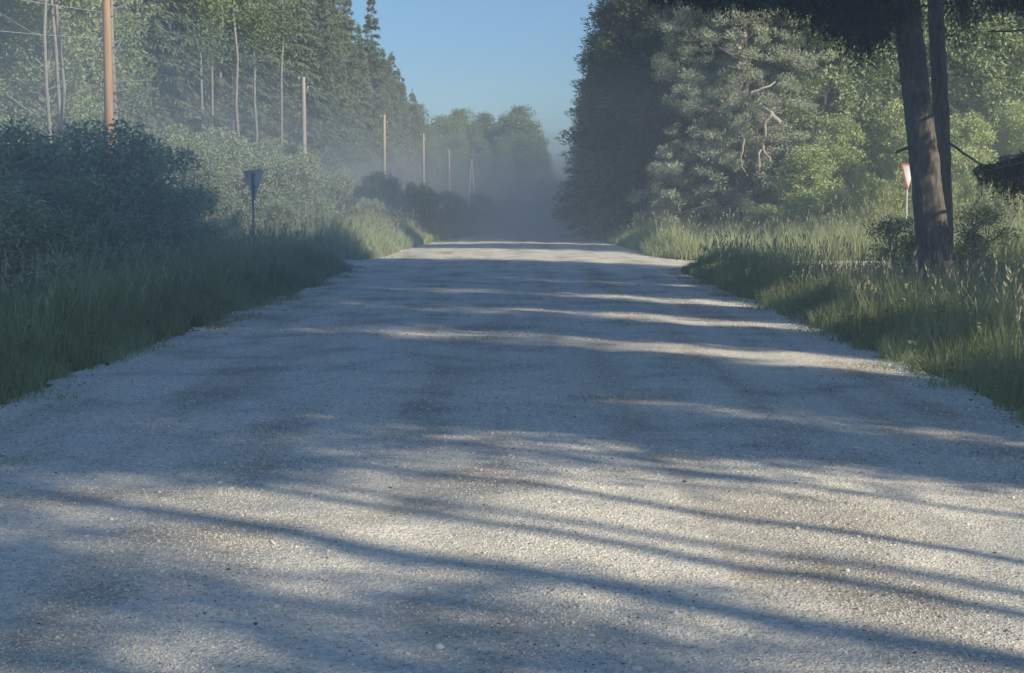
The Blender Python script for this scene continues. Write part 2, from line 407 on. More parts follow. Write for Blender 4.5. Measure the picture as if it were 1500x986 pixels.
grass_patch('verge_grass', 150000, side(1, 8, 37.2, -.15, 12), 1, .62, 'tall grass on the right verge in front of the spruce trunks')
grass_patch('verge_grass', 150000, side(-1, 9, 37.2, -.15, 11), 1, .60, 'shaded tall grass on the left verge below the dark bushes')
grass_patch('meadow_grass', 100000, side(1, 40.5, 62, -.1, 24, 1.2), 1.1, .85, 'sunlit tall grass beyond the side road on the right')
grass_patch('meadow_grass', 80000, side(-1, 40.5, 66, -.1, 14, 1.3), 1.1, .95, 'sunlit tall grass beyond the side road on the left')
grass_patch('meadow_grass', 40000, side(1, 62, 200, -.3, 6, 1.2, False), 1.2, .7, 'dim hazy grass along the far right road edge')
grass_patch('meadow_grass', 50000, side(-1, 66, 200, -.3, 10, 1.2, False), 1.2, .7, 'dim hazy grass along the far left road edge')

# weeds and low tufts that break the road edges
wb = MB()
for sgn, n in ((1, 420), (-1, 420)):
    y = 8.5+30*rng.random(n)**.9; e = redge(y) if sgn > 0 else ledge(y); x = e+sgn*np.abs(rng.normal(.15, .9, n))-sgn*.12
    ok = (sideroad(x, y) < .1)
    for a, b in zip(x[ok], y[ok]):
        H = (.10+.5*rng.random()**1.6)*min(1, .35+abs(a-(redge(b) if sgn > 0 else ledge(b)))*1.2); z = zat0 = float(zground(np.array(a), np.array(b)))
        m = int(16+60*H); tt = rng.random(m)**.8; an = rng.random(m)*2*PI; sp = (.03+.10*H)*(1-tt*.5)
        P_ = np.stack([a+np.cos(an)*sp*.4, b+np.sin(an)*sp*.4, z+tt*H], 1)
        wb.cards(P_, np.stack([np.cos(an), np.sin(an), .35+0*an], 1), (.035+.05*rng.random(m))*(1-.5*tt)+b*.0006, .02+b*.0005)
        if H > .3: wb.tube([[a, b, z-.02], [a+.02, b, z+H*.6], [a+.03, b+.02, z+H*1.05]], [.004+b*.0001]*3, 4, False)
tag(obj('roadside_weeds', wb.build('roadside_weeds', M['leaf'])), 'small leafy weeds scattered along both ragged gravel road edges', 'weeds', kind='stuff')
eb = MB()
for sgn in (-1, 1):
    n = 16000; y = 8+31*rng.random(n); e = redge(y) if sgn > 0 else ledge(y); d = rng.random(n)*.8; x = e-sgn*d+sgn*.1
    k = (vnoise(x*2.2, y*2.2, 55) > .52+.35*d) & (sideroad(x, y) < .1); x, y, d = x[k], y[k], d[k]
    V, I, T = blades(x, y, (.05+.16*rng.random(len(x)))*(1.1-d), .005+.00025*y, .8); V[:, 2] += .03; r = rng.random(len(x))
    eb.V.append(V); eb.I += [(I+eb.n).ravel(), (T+eb.n).ravel()]; eb.S += [np.full(len(I), 4), np.full(len(T), 3)]; eb.R += [r, r]; eb.n += len(V)
tag(obj('edge_grass', eb.build('edge_grass', M['grass'])), 'short sparse grass tufts creeping onto the gravel along both road edges', 'grass', kind='stuff')

# ------------------------------------------------------------------ trees
def curve(p0, p1, sag, n=6, jit=0.0):
    t = np.linspace(0, 1, n)[:, None]; P = p0*(1-t)+p1*t
    P[:, 2] += (sag*4*t*(1-t))[:, 0]
    if jit: P[1:-1] += rng.normal(0, jit, (n-2, 3))
    return P
def spruce(H, R, base, nb=6, dens=1.0, card=.34, mat='spruce', trunkmat='bark2', droop=.25, tr=.17, narrow=.85):
    tb = MB(); P = np.array([[0, 0, -.3], [.02*H*.1, 0, H*.35], [0, .01*H*.1, H*.7], [0, 0, H]]); tb.tube(P, [tr*1.15, tr*.85, tr*.5, .02], 9, False)
    cb = MB(); z = base
    while z < H-.25:
        t = (z-base)/(H-base); L0 = R*(1-t)**narrow*(.55+.45*min(1, t*6+.3))+.12
        k = max(4, int(nb*(1.1-.4*t)))
        for q in range(k):
            a = rng.random()*2*PI; L = L0*(.6+.55*rng.random()); zz = z+rng.normal(0, .18)
            up = (.35*t-.12)*L; end = np.array([math.cos(a)*L, math.sin(a)*L, zz+up-droop*L*(1-t)])
            Pb = curve(np.array([0, 0, zz]), end, .07*L, 5)
            if L > .7: tb.tube(Pb, np.linspace(.028, .008, 5)*min(1.3, .4+L/3), 4, False)
            m = int((9+30*L)*dens); s = (.12+.88*rng.random(m)**.7)
            idx = np.clip(s*4, 0, 3.999); i0 = idx.astype(int); f = (idx-i0)[:, None]
            p = Pb[i0]*(1-f)+Pb[i0+1]*f
            dirb = np.array([math.cos(a), math.sin(a), 0]); sd = np.array([-math.sin(a), math.cos(a), 0])
            sg = np.where(rng.random(m) < .5, -1, 1)[:, None]; spread = rng.random(m)[:, None]
            wv = sd*sg*(spread*(.12+.30*L*(1.1-s))[:, None])
            p = p+wv+np.array([0, 0, -1.])*np.abs(rng.normal(0, .09, m))[:, None]*(1+droop)
            Dv = dirb*.5+sd*sg*.7+np.array([0, 0, -1.])*(droop*1.6+.5*rng.random(m))[:, None]+rng.normal(0, .28, (m, 3))
            cb.cards(p, Dv, card*(.6+.7*rng.random(m)), card*.27*(.7+.6*rng.random(m)))
        z += (.34+.28*rng.random())*(1.15-.3*t)*H/18
    cb.cards(np.tile([0, 0, H-.5], (30, 1))+rng.random((30, 1))*[0, 0, .5], rng.normal(0, .5, (30, 3))+[0, 0, 1], .25, .07)
    return tb.build('trunk', M[trunkmat], True), cb.build('crown', M[mat])
def clumped(H, trunkH, env, nclump, leafn, lsz, mat, trunkmat, tr=.18, clr=.8, flat=.7, lean=0, vis=.0, stems=1, asp=.55, limbp=1.0):
    """broadleaf or pine crown made of leaf clumps carried by limbs. env(t)->radius at relative height"""
    tb = MB(); cb = MB(); starts = []
    for s_ in range(stems):
        a = rng.random()*2*PI; off = (0 if stems == 1 else .25)*np.array([math.cos(a), math.sin(a), 0])
        top = np.array([math.cos(a)*lean, math.sin(a)*lean, H*.95*(1 if stems == 1 else .7+.3*rng.random())])
        P = curve(off*.3+np.array([0, 0, -.3]), top, 0, 7, .04*H*.1); tb.tube(P, np.linspace(tr, .02, 7), 8, False); starts.append(P)
    z0 = trunkH
    for k in range(nclump):
        t = rng.random()**.9; a = rng.random()*2*PI; R = env(t); rr = R*(rng.random()**.45)
        Pt = starts[k % stems]; h = z0+(H-z0)*t
        kk = np.interp(np.clip(h*.92, 0, H*.95), Pt[:, 2], np.arange(7)); i0 = int(min(kk, 5)); ax = Pt[i0]*(1-(kk-i0))+Pt[i0+1]*(kk-i0)
        c = np.array([ax[0]+math.cos(a)*rr, ax[1]+math.sin(a)*rr, h])
        hs = max(.1*H, h-rr*(.35+.5*rng.random())); ks = np.interp(hs, Pt[:, 2], np.arange(7)); i1 = int(min(ks, 5)); st = Pt[i1]*(1-(ks-i1))+Pt[i1+1]*(ks-i1)
        if rr > .25 and rng.random() < limbp: tb.tube(curve(st, c, .05*rr, 5, .05*rr), np.linspace(.045, .008, 5)*(.5+H/16), 4, False)
        cr = clr*(.55+.7*rng.random()); n = int(leafn*(cr/clr)**2)
        q = rng.normal(size=(n, 3)); q /= np.linalg.norm(q, axis=1)[:, None]; q *= (rng.random(n)**.4)[:, None]*cr; q[:, 2] *= flat
        Dv = q/cr+rng.normal(0, .6, (n, 3))+(np.array([0, 0, .5]) if 'pine' in mat else np.array([0, 0, -.15]))
        cb.cards(c+q, Dv, lsz*(.6+.8*rng.random(n)), lsz*asp*(.6+.8*rng.random(n)))
    return tb.build('trunk', M[trunkmat], True), cb.build('crown', M[mat])

SPR = [spruce(22, 3.1, 4.5, 8, 1.5, .36), spruce(21, 2.8, 6.5, 8, 1.5, .36), spruce(23, 3.3, 3.0, 8, 1.4, .36), spruce(19, 2.9, 4.5, 8, 1.4, .36)]
SPRLOW = [spruce(20, 3.7, 1.0, 7, 1.0, .38), spruce(17, 3.4, .7, 7, 1.0, .36)]
asp_env = lambda t: 2.6*(math.sin(PI*min(1, t*.85+.12)))**.6+.2
ASP = [clumped(18, 5, asp_env, 120, 130, .26, 'leaf', 'birch', .16, .95, .8), clumped(19, 3.5, lambda t: 3.1*(1-t*.75)**.7*(.5+min(.5, t*2)), 140, 130, .26, 'leaf', 'birch', .17, 1.0, .75)]
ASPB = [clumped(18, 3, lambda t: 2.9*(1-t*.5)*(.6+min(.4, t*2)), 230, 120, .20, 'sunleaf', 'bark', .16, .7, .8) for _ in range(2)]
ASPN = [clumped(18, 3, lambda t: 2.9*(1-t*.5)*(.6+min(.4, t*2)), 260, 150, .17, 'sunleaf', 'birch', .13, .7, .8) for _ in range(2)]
pine_env = lambda t: 3.5*(1-.55*t)*(.75+.25*math.sin(t*9))
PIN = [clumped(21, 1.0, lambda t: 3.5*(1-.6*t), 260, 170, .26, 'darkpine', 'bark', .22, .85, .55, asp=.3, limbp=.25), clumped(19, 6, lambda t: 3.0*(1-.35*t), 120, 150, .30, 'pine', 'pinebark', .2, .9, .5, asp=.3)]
shr_env = lambda t: 1.7*(math.sin(PI*min(1, t*.8+.22)))**.6
SHR = [clumped(4.2, .25, shr_env, 110, 120, .10, 'willow', 'dead', .035, .36, .8, .5, stems=7), clumped(3.6, .2, lambda t: 1.5*(1-.5*t), 95, 120, .10, 'willow', 'dead', .03, .34, .85, .6, stems=6),
       clumped(3.0, .1, lambda t: 1.4*(1-.4*t), 55, 170, .10, 'leaf', 'dead', .03, .5, .85, .5, stems=6)]
BRI = [clumped(3.4, .15, lambda t: 1.3*(1-.4*t), 75, 120, .11, 'bright', 'dead', .03, .30, .85, .5, stems=6), clumped(5.5, .5, lambda t: 1.6*(1-.5*t), 130, 120, .13, 'bright', 'dead', .045, .36, .85, .6, stems=4)]
def youngpine(H):
    tb = MB(); cb = MB(); tb.tube([[0, 0, -.2], [0, 0, H]], [.05, .01], 6, False)
    for z in np.arange(.4, H, .28):
        for q in range(6):
            a = rng.random()*2*PI; L = (H-z)*.30+.18; e = np.array([math.cos(a)*L, math.sin(a)*L, z+L*.9]); Pb = curve(np.array([0, 0, z]), e, -.1*L, 4)
            tb.tube(Pb, [.012, .01, .008, .005], 3, False); m = 26; s = rng.random((m, 1)); p = Pb[0]*(1-s)+Pb[-1]*s
            cb.cards(p+rng.normal(0, .04, (m, 3)), rng.normal(0, .4, (m, 3))+[0, 0, 1.1], .17, .035)
    return tb.build('trunk', M['dead'], True), cb.build('crown', M['bright'])
YP = [youngpine(3.2)]

def zat(x, y): return float(zground(np.array(x), np.array(y)))
def plant(name, proto, x, y, sc, label, cat, group=None, sz=None, mats=None):
    t = empty(name, (x, y, zat(x, y)), rng.random()*2*PI, (sc, sc, sz or sc))
    tag(t, label, cat, group)
    obj('trunk' if name.endswith('tree') else 'stem', proto[0], t); obj('crown' if name.endswith('tree') else 'foliage', proto[1], t)
    return t
# left forest wall
L_SP = 'tall narrow spruce in the hazy forest wall on the left'
for row, (X0, st, y0, y1) in enumerate(((-18.8, 3.1, 58, 236), (-22.2, 3.6, 52, 240), (-27, 5.2, 48, 244), (-33, 7, 46, 240))):
    y = y0
    while y < y1:
        x = X0+rng.normal(0, .8); sc = .93+.2*rng.random()
        plant('spruce_tree', SPR[rng.integers(4)], x, y+rng.normal(0, .6), sc, L_SP, 'tree', 'spruces of the left forest wall', sc*(1+.12*(rng.random()-.3)))
        y += st*(.75+.5*rng.random())
for k, (x, y, s) in enumerate(((-17, 53.5, .85), (-19.5, 52, .95), (-22.5, 51, 1), (-19, 46.5, .8), (-24.5, 52, 1), (-20, 57, 1), (-16.5, 58, .8))):
    plant('aspen_tree', ASPN[k % 2], x, y, s, 'bushy green broadleaf tree at the far left behind the orange pole', 'tree', 'broadleaf trees at the far left')
# pale bare-looking birch trunks in front of the left forest
for k, (px, ytop, Y) in enumerate(((75, -40, 47), (90, -40, 48.5), (102, -20, 50), (303, 60, 72), (313, 70, 75), (352, -30, 78), (413, 10, 92), (381, 70, 86))):
    p = at(px, 300, Y); H = at(px, ytop, Y)[2]+3
    t = empty('birch_tree', (p[0], Y, zat(p[0], Y)))
    tag(t, ['white birch trunk left of the orange pole, leftmost of three', 'thin white birch trunk left of the orange pole, middle of three', 'white birch trunk left of the orange pole, nearest to it', 'slender pale trunk in the spruce edge, left one of a close pair', 'slender pale trunk in the spruce edge, right one of a close pair', 'tall pale trunk at the spruce edge directly above the leaning sign', 'tall pale trunk at the spruce edge just left of the second pole', 'pale trunk at the spruce edge above the left road sign'][k], 'tree')
    mb = MB(); P = curve(np.array([0, 0, -.3]), np.array([rng.normal(0, .25), 0, H]), 0, 8, .06); mb.tube(P, np.linspace(.075, .04, 8)*(1+(Y-47)/110), 7, False)
    for q in range(7):
        h = H*(.3+.6*rng.random()); a = rng.random()*2*PI; L = .5+1.2*rng.random(); s0 = np.array([np.interp(h, P[:, 2], P[:, 0]), np.interp(h, P[:, 2], P[:, 1]), h])
        mb.tube(curve(s0, s0+np.array([math.cos(a)*L, math.sin(a)*L, L*.5]), -.1, 5, .05), np.linspace(.018, .005, 5), 4, False)
    obj('trunk', mb.build('trunk', M['birch'], True), t)
    cb = MB()
    for q in range(26):
        h = H*(.72+.3*rng.random()); a = rng.random()*2*PI; r = 1.2*rng.random(); m = 110
        cb.cards(np.array([math.cos(a)*r, math.sin(a)*r, h])+rng.normal(0, .35, (m, 3)), rng.normal(0, .6, (m, 3)), .16, .09)
    obj('crown', cb.build('crown', M['leaf']), t)
for k in range(22):
    px = 205+215*(k+rng.random()*.8)/22; X_ = -17.2-.8*rng.random(); Y = -X_*F/(768-px); p = (X_, Y); H = 13+5*rng.random()
    t = empty('birch_tree', (X_, Y, zat(X_, Y))); tag(t, 'slender pale trunk among many along the edge of the left spruce wall', 'tree', 'slender pale trunks along the left forest edge')
    mb = MB(); P = curve(np.array([0, 0, -.3]), np.array([rng.normal(0, .35), 0, H]), 0, 8, .07); mb.tube(P, np.linspace(.085, .045, 8)*(.7+.6*rng.random())*(.8+Y/300), 6, False)
    for q in range(9):
        h = H*(.25+.7*rng.random()); a = rng.random()*2*PI; L = .4+.9*rng.random(); s0 = np.array([np.interp(h, P[:, 2], P[:, 0]), np.interp(h, P[:, 2], P[:, 1]), h]); mb.tube([s0, s0+[math.cos(a)*L, math.sin(a)*L, -.1*L]], [.016, .006], 4, False)
    obj('trunk', mb.build('trunk', M['birch'], True), t); cb = MB()
    for q in range(16):
        h = H*(.74+.28*rng.random()); a = rng.random()*2*PI; r = 1.0*rng.random(); cb.cards(np.array([math.cos(a)*r, math.sin(a)*r, h])+rng.normal(0, .35, (90, 3)), rng.normal(0, .6, (90, 3)), .2, .09)
    obj('crown', cb.build('crown', M['spruce']), t)
# far end of the road: broadleaf wood
for k, (px, ytop, Y) in enumerate(((596, 150, 238), (606, 158, 236), (615, 178, 235), (622, 186, 240), (628, 188, 262), (645, 176, 280), (660, 170, 270), (676, 166, 290), (692, 178, 285), (707, 172, 300), (722, 186, 292), (738, 176, 300), (750, 164, 288), (764, 162, 294), (778, 175, 300), (790, 205, 305), (700, 200, 262), (735, 205, 266), (768, 200, 270), (668, 200, 255))):
    p = at(px, ytop, Y); z = zat(p[0], Y); s = (p[2]-z)/18.5
    plant('aspen_tree', ASP[k % 2], p[0], Y, s*1.05, 'round topped broadleaf tree in the hazy wood at the end of the road', 'tree', 'broadleaf wood at the end of the road', s)
for k, (px, ytop, Y) in enumerate(((800, 262, 260), (815, 268, 265), (830, 262, 262), (845, 270, 270), (820, 285, 235), (790, 285, 240))):
    p = at(px, ytop, Y); z = zat(p[0], Y)
    plant('bush', SHR[k % 3], p[0], Y, (p[2]-z)/3.8, 'pale hazy bush in the gap at the end of the road', 'bush', 'hazy bushes at the end of the road')
# left shrubs
for k, (px, ytop, Y, w) in enumerate(((-20, 215, 25, 1), (40, 205, 29, 1), (90, 200, 31, 1), (150, 215, 30, 1), (200, 215, 34, 1), (245, 250, 35.3, .9), (215, 290, 31, .8), (120, 260, 25.5, .8), (20, 290, 21.5, .75), (-30, 300, 19.5, .8), (75, 330, 23.5, .6), (160, 330, 27.5, .6))):
    p = at(px, ytop, Y); z = zat(p[0], Y); h = p[2]-z
    plant('bush', SHR[k % 3], p[0], Y, w*max(1, h/3.9), 'dense shaded roadside bush in the dark thicket on the left', 'bush', 'shaded bushes of the left thicket', h/3.7)
for k, (px, ytop, Y, w) in enumerate(((270, 215, 47, 1), (305, 230, 46, .9), (340, 225, 50, 1.1), (385, 235, 51, 1), (425, 240, 52, 1), (455, 262, 53, .8), (300, 280, 43.5, .7), (350, 290, 44.5, .7), (410, 300, 46, .7), (455, 305, 49, .6), (320, 205, 56, 1.2), (400, 215, 60, 1.2), (240, 200, 52, 1.2))):
    p = at(px, ytop, Y); z = zat(p[0], Y); h = p[2]-z
    plant('willow_bush', SHR[k % 2], p[0], Y, w*max(.75, h/3.9), 'sunlit grey green willow bush behind the left road sign', 'bush', 'sunlit willow bushes behind the left sign', h/3.9)
for k, (px, ytop, Y, w) in enumerate(((490, 268, 68, 1.1), (520, 262, 74, 1.2), (555, 268, 78, 1.2), (585, 272, 84, 1.2), (610, 280, 90, 1.1), (635, 285, 98, 1.1), (655, 290, 108, 1.2), (675, 295, 118, 1.2), (700, 292, 132, 1.3), (720, 296, 148, 1.3), (742, 296, 165, 1.4), (760, 298, 185, 1.5), (540, 300, 66, .8), (600, 315, 74, .7), (505, 280, 71, 1.3), (538, 275, 76, 1.2), (570, 282, 81, 1.3), (598, 284, 87, 1.3), (622, 290, 94, 1.3), (645, 296, 103, 1.4), (665, 300, 113, 1.4), (688, 300, 125, 1.5), (710, 302, 140, 1.5), (731, 303, 156, 1.6))):
    p = at(px, ytop, Y); z = zat(p[0], Y); h = p[2]-z
    plant('bush', SHR[2 if k % 2 else 0], p[0], Y, w*max(.7, h/3.9), 'dim bush in shade along the left road edge beyond the tall grass', 'bush', 'dim bushes along the far left road edge', h/3.7)
yy = 66
while yy < 235:   # undergrowth at the forest foot
    plant('bush', SHR[rng.integers(3)], -15.2+rng.normal(0, .9), yy, 1.0+.3*rng.random(), 'undergrowth bush at the foot of the left spruce wall', 'bush', 'undergrowth at the foot of the left forest')
    yy += 4+3*rng.random()

# right forest, far side
yy = 70
while yy < 235:
    for off, st in ((6.0, 1), (11, 1), (17, 1)):
        k = rng.integers(2); pr = SPRLOW[k] if rng.random() < .62 else PIN[0]; s = .95+.2*rng.random(); sz = (14+2*rng.random()+.06*off*(off > 10))/(20, 17)[k] if pr is not PIN[0] else (14+2*rng.random())/21
        if off == 6.0 and yy > 175: pr = ASP[k % 2]; s = .75; sz = .68
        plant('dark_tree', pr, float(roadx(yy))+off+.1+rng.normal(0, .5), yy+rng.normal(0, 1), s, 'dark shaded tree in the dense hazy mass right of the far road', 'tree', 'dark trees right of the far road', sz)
    yy += 4.4*(.8+.4*rng.random())
# right of the crossing road: lit trees
for k, (x, y, s, pr) in enumerate(((13.2, 65, 1.0, SPRLOW[0]), (17.4, 63, .95, SPR[2]), (21.8, 64.5, 1, SPRLOW[1]), (26, 63, 1, SPR[0]), (30, 60, 1, SPRLOW[0]), (15, 70, 1, SPR[1]), (20, 71, 1.1, SPRLOW[0]), (25, 70, 1, SPR[3]), (10.6, 68, 1, SPRLOW[1]), (33, 66, 1.1, SPRLOW[1]))):
    plant('spruce_tree', pr, x, y, s, 'spruce standing behind the sunlit bushes on the right', 'tree', 'spruces behind the sunlit bushes on the right')
for k, (px, ytop, Y, i) in enumerate(((1165, 215, 55, 1), (1200, 200, 57, 1), (1245, 170, 58, 1), (1300, 150, 58, 1), (1345, 190, 56, 1), (1430, 170, 56, 1), (1480, 150, 57, 1), (1530, 170, 56, 1), (1400, 215, 52, 0), (1460, 255, 50, 0), (1180, 285, 51.5, 0), (1225, 280, 51, 0), (1290, 265, 50.5, 0), (1350, 250, 51, 0), (1130, 300, 53.5, 0), (1500, 250, 50, 0))):
    p = at(px, ytop, Y); z = zat(p[0], Y); h = p[2]-z; pr = BRI[i]; H0 = 3.5 if i == 0 else 5.6
    plant('leafy_bush', pr, p[0], Y, max(.8, .9*h/H0), 'bright yellow green bush in full sun beyond the side road on the right', 'bush', 'sunlit bushes beyond the right side road', h/H0)
for k, (px, ytop, Y) in enumerate(((1262, 232, 48.5), (1275, 245, 48), (1290, 255, 47.8), (1415, 240, 47.5), (1395, 260, 47), (1490, 225, 47.5))):
    p = at(px, ytop, Y); z = zat(p[0], Y); s = (p[2]-z)/3.5
    plant('young_pine', YP[0], p[0], Y, s, 'spiky light green young pine in front of the sunlit bushes on the right', 'young pine', 'young pines on the right')

for k, (px, Y, sc) in enumerate(((1150, 61.5, .72), (1205, 60, .74), (1265, 61, .8), (1330, 60.5, .78), (1400, 61, .82), (1465, 60, .78), (1530, 61, .8))):
    p = at(px, 300, Y); plant('aspen_tree', ASPB[k % 2], p[0], Y, sc, 'sunlit broadleaf tree rising behind the bright bushes on the right', 'tree', 'sunlit broadleaf trees on the right')

# the big sunlit pine with dead limbs
bp_t, bp_c = clumped(17, .5, lambda t: (4.5*(1-.42*t))*(.88+.14*math.sin(t*17)), 1500, 140, .13, 'pine', 'bark', .24, .35, .5, asp=.24, limbp=.05)
bp = at(1085, 330, 60); pt = empty('pine_tree', (bp[0], 60, zat(bp[0], 60)))
tag(pt, 'big sunlit pine with gnarled dead branches at its middle, right of the road', 'tree')
obj('trunk', bp_t, pt); obj('crown', bp_c, pt)
loc = np.array([bp[0], 60, zat(bp[0], 60)])
def br(pts, r0, r1, Y):
    P = np.array([at(a, b, Y+c) for a, b, c in pts])-loc
    n = (len(P)-1)*4+1; t = np.linspace(0, len(P)-1, n); Q = np.stack([np.interp(t, np.arange(len(P)), P[:, k]) for k in range(3)], 1)
    Q[1:-1] += rng.normal(0, .02, (n-2, 3)); return Q, np.linspace(r0, r1, n)
mb = MB()
for pts, r0, r1 in (([(1118, 160, 1), (1128, 165, 0), (1142, 180, 0)], .09, .10), ([(1130, 168, 0), (1122, 178, 0), (1120, 200, 0), (1116, 208, .5)], .08, .04),
                    ([(1119, 214, .4), (1112, 224, 0), (1112, 255, 0), (1106, 270, .5)], .05, .03), ([(1117, 216, .2), (1127, 232, 0), (1128, 258, 0), (1120, 276, .3)], .045, .02),
                    ([(1090, 205, 0), (1084, 238, 0), (1095, 258, .4)], .04, .025), ([(1118, 160, 1), (1150, 150, .5), (1165, 148, .3)], .04, .02), ([(1100, 136, 0), (1125, 128, 0), (1135, 120, .5)], .05, .03),
                    ([(1080, 66, .5), (1088, 54, 0), (1094, 50, 0)], .12, .05)):
    Q, R = br(pts, r0, r1, 55.8); mb.tube(Q, R, 6)
# root every dead limb in the trunk
for px, py in ((1142, 180), (1119, 214), (1090, 205), (1100, 136), (1080, 66)):
    a = at(px, py, 55.8)-loc; b = np.array([0, 0, a[2]-.6]); mb.tube(curve(b, a, .2, 7, .05), np.linspace(.11, .05, 7), 6)
obj('dead_branch', mb.build('dead_branch', M['dead'], True), pt)

# ------------------------------------------------------------------ near spruces on the right verge
def twigs(cb, P, n, hang, card=.10, w=.22, bw=.16, lo=0):
    """hanging needle twigs along the branch polyline P"""
    m = len(P)-1; s = m*(lo+(.98-lo)*rng.random(n)); i = s.astype(int); f = (s-i)[:, None]; p = P[i]*(1-f)+P[i+1]*f
    L = hang*(.25+.75*rng.random(n)**1.5)*(.5+.5*np.sin(PI*np.clip(s/m, .12, .95)))
    side_ = rng.normal(0, bw, (n, 3)); side_[:, 2] *= .3
    dirs = np.stack([rng.normal(0, .14, n), rng.normal(0, .14, n), -np.ones(n)], 1)
    K = 16
    for k in range(K):
        q = p+side_*(.5+.5*k/K)+dirs*(L*(k+rng.random(n))/K)[:, None]+rng.normal(0, .012, (n, 3))
        cb.cards(q, dirs*.7+rng.normal(0, .55, (n, 3)), card*(.7+.6*rng.random(n)), card*w*(.8+.5*rng.random(n)))
def barktrunk(P, R, n=44, m=260, root=.35):
    P = np.asarray(P, float); k = np.linspace(0, len(P)-1, m); Q = np.stack([np.interp(k, np.arange(len(P)), P[:, c]) for c in range(3)], 1)
    # smooth the polyline
    for _ in range(12): Q[1:-1] = (Q[:-2]+2*Q[1:-1]+Q[2:])/4
    r = np.interp(k, np.arange(len(P)), R); a = np.linspace(0, 2*PI, n, endpoint=False)
    h = Q[:, 2]-Q[0, 2]
    A, Hh = np.meshgrid(a, h)
    rid = np.abs(fbm(np.cos(A)*9+Hh*.35+20, np.sin(A)*9+Hh*1.3+5, 81, 3))*2.2
    plate = fbm(A*6, Hh*5, 85, 3)
    rr = r[:, None]*(1+root*np.exp(-Hh/.35)*(1+.5*np.sin(A*5+1)))+(.055*(rid-.25)+.03*plate)*r[:, None]/.3
    V = Q[:, None, :]+np.stack([np.cos(A)*rr, np.sin(A)*rr, 0*rr], -1)
    i, j = np.meshgrid(np.arange(m-1), np.arange(n), indexing='ij')
    q = np.stack([i*n+j, i*n+(j+1) % n, (i+1)*n+(j+1) % n, (i+1)*n+j], -1).reshape(-1, 4)
    return V.reshape(-1, 3), q
def nearspruce(name, label, pix, Y, R, boughs, stubs, crownH):
    b0 = at(*pix[0], Y); z0 = zat(b0[0], Y); base = np.array([b0[0], Y, z0]); t = empty(name, base); tag(t, label, 'tree')
    P = [np.array([0, 0, -.2])]+[at(px, py, Y)-base for px, py in pix[1:]]
    d = P[-1]-P[-2]; d /= d[2]
    P.append(P[-1]+d*4+np.array([.3, 0, 0])); P.append(P[-1]+np.array([.1, 0, crownH-P[-1][2]]))
    V, q = barktrunk(P, list(R)+[R[-1]*.8, .03]); mb = MB(); mb.add(V, q, 4)
    for pts, r0, r1 in stubs:
        Q = np.array([at(a, b, Y+c)-base for a, b, c in pts]); n = 9; k = np.linspace(0, len(Q)-1, n); Q = np.stack([np.interp(k, np.arange(len(Q)), Q[:, c]) for c in range(3)], 1)
        Q[1:-1] += rng.normal(0, .008, (n-2, 3)); mb.tube(Q, np.linspace(r0, r1, n), 7)
    cb = MB(); PP = np.array(P)
    for (sx, sy), ends, hang, dens in boughs:
        s = at(sx, sy, Y)-base
        for (ex, ey, dy) in ends:
            e = at(ex, ey, Y+dy)-base; Q = curve(s, e, .25, 9, .04); mb.tube(Q, np.linspace(.05, .012, 9), 6); L = np.linalg.norm(e-s)
            twigs(cb, Q[1:], int(dens*L), hang, lo=.22)
            for q_ in range(int(L*3)):      # side branchlets
                k = rng.random()*.65+.3; a = Q[int(k*8)]; b = a+np.array([rng.normal(0, .45), rng.normal(0, .55), -.12-.15*rng.random()]); S = curve(a, b, .03, 5); mb.tube(S, np.linspace(.014, .005, 5), 4)
                twigs(cb, S, int(dens*.35), hang*.8)
    # upper crown, above the picture
    zlow = PP[-2][2]-1.2
    z = zlow
    while z < crownH:
        ax = np.array([np.interp(z, PP[:, 2], PP[:, 0]), np.interp(z, PP[:, 2], PP[:, 1]), z]); tt = (z-zlow)/(crownH-zlow)
        for q_ in range(7):
            a = rng.random()*2*PI; L = (3.2*(1-tt)**.8+.2)*(.7+.4*rng.random()); e = ax+np.array([math.cos(a)*L, math.sin(a)*L, -.25*L]); Q = curve(ax, e, .1*L, 5)
            mb.tube(Q, np.linspace(.04, .01, 5), 4, False); m = int(210*L); s = rng.random((m, 1)); p = ax*(1-s)+e*s
            cb.cards(p+rng.normal(0, .2, (m, 3)), rng.normal(0, .5, (m, 3))+[0, 0, -.8], .13, .035)
        z += .55
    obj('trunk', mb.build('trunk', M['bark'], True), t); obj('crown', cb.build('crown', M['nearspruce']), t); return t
nearspruce('spruce_tree', 'thick leaning spruce trunk with furrowed bark, nearer of the pair on the right verge',
    [(1376, 415), (1370, 390), (1356, 260), (1345, 160), (1333, 60), (1326, -10)], 28, [.33, .315, .275, .26, .25, .235, ],
    [((1328, -15), [(1200, 5, -1), (1255, 10, .8), (1170, -5, 1.2)], 1.0, 60), ((1326, -20), [(1080, -12, .5), (985, -14, 2), (1130, -8, -1.5), (1020, -10, -.5), (950, -16, .8)], .62, 80), ((1326, 5), [(1215, 45, .6), (1250, 60, -.6), (1190, 30, 1.4)], .95, 48), ((1326, -45), [(1235, 0, -1.6), (1270, -10, 1.2), (1200, 5, .2)], 1.75, 60),
     ((1320, -60), [(1060, -45, -2.2), (960, -40, -1), (1140, -40, -2.5), (930, -30, 1.5)], .42, 55), ((1318, -70), [(1215, -25, 2.4), (1150, -40, 2.6), (1290, -40, -2.4)], .8, 45)],
    [([(1356, 216, 0), (1335, 214, -.1), (1312, 224, -.2)], .05, .025), ([(1340, 120, 0), (1322, 116, .1), (1314, 120, .1)], .03, .015), ([(1330, 30, 0), (1345, 10, -.3), (1385, 5, -.5), (1395, 12, -.6)], .03, .012), ([(1350, 155, 0), (1358, 150, -.3)], .02, .01)], 17)
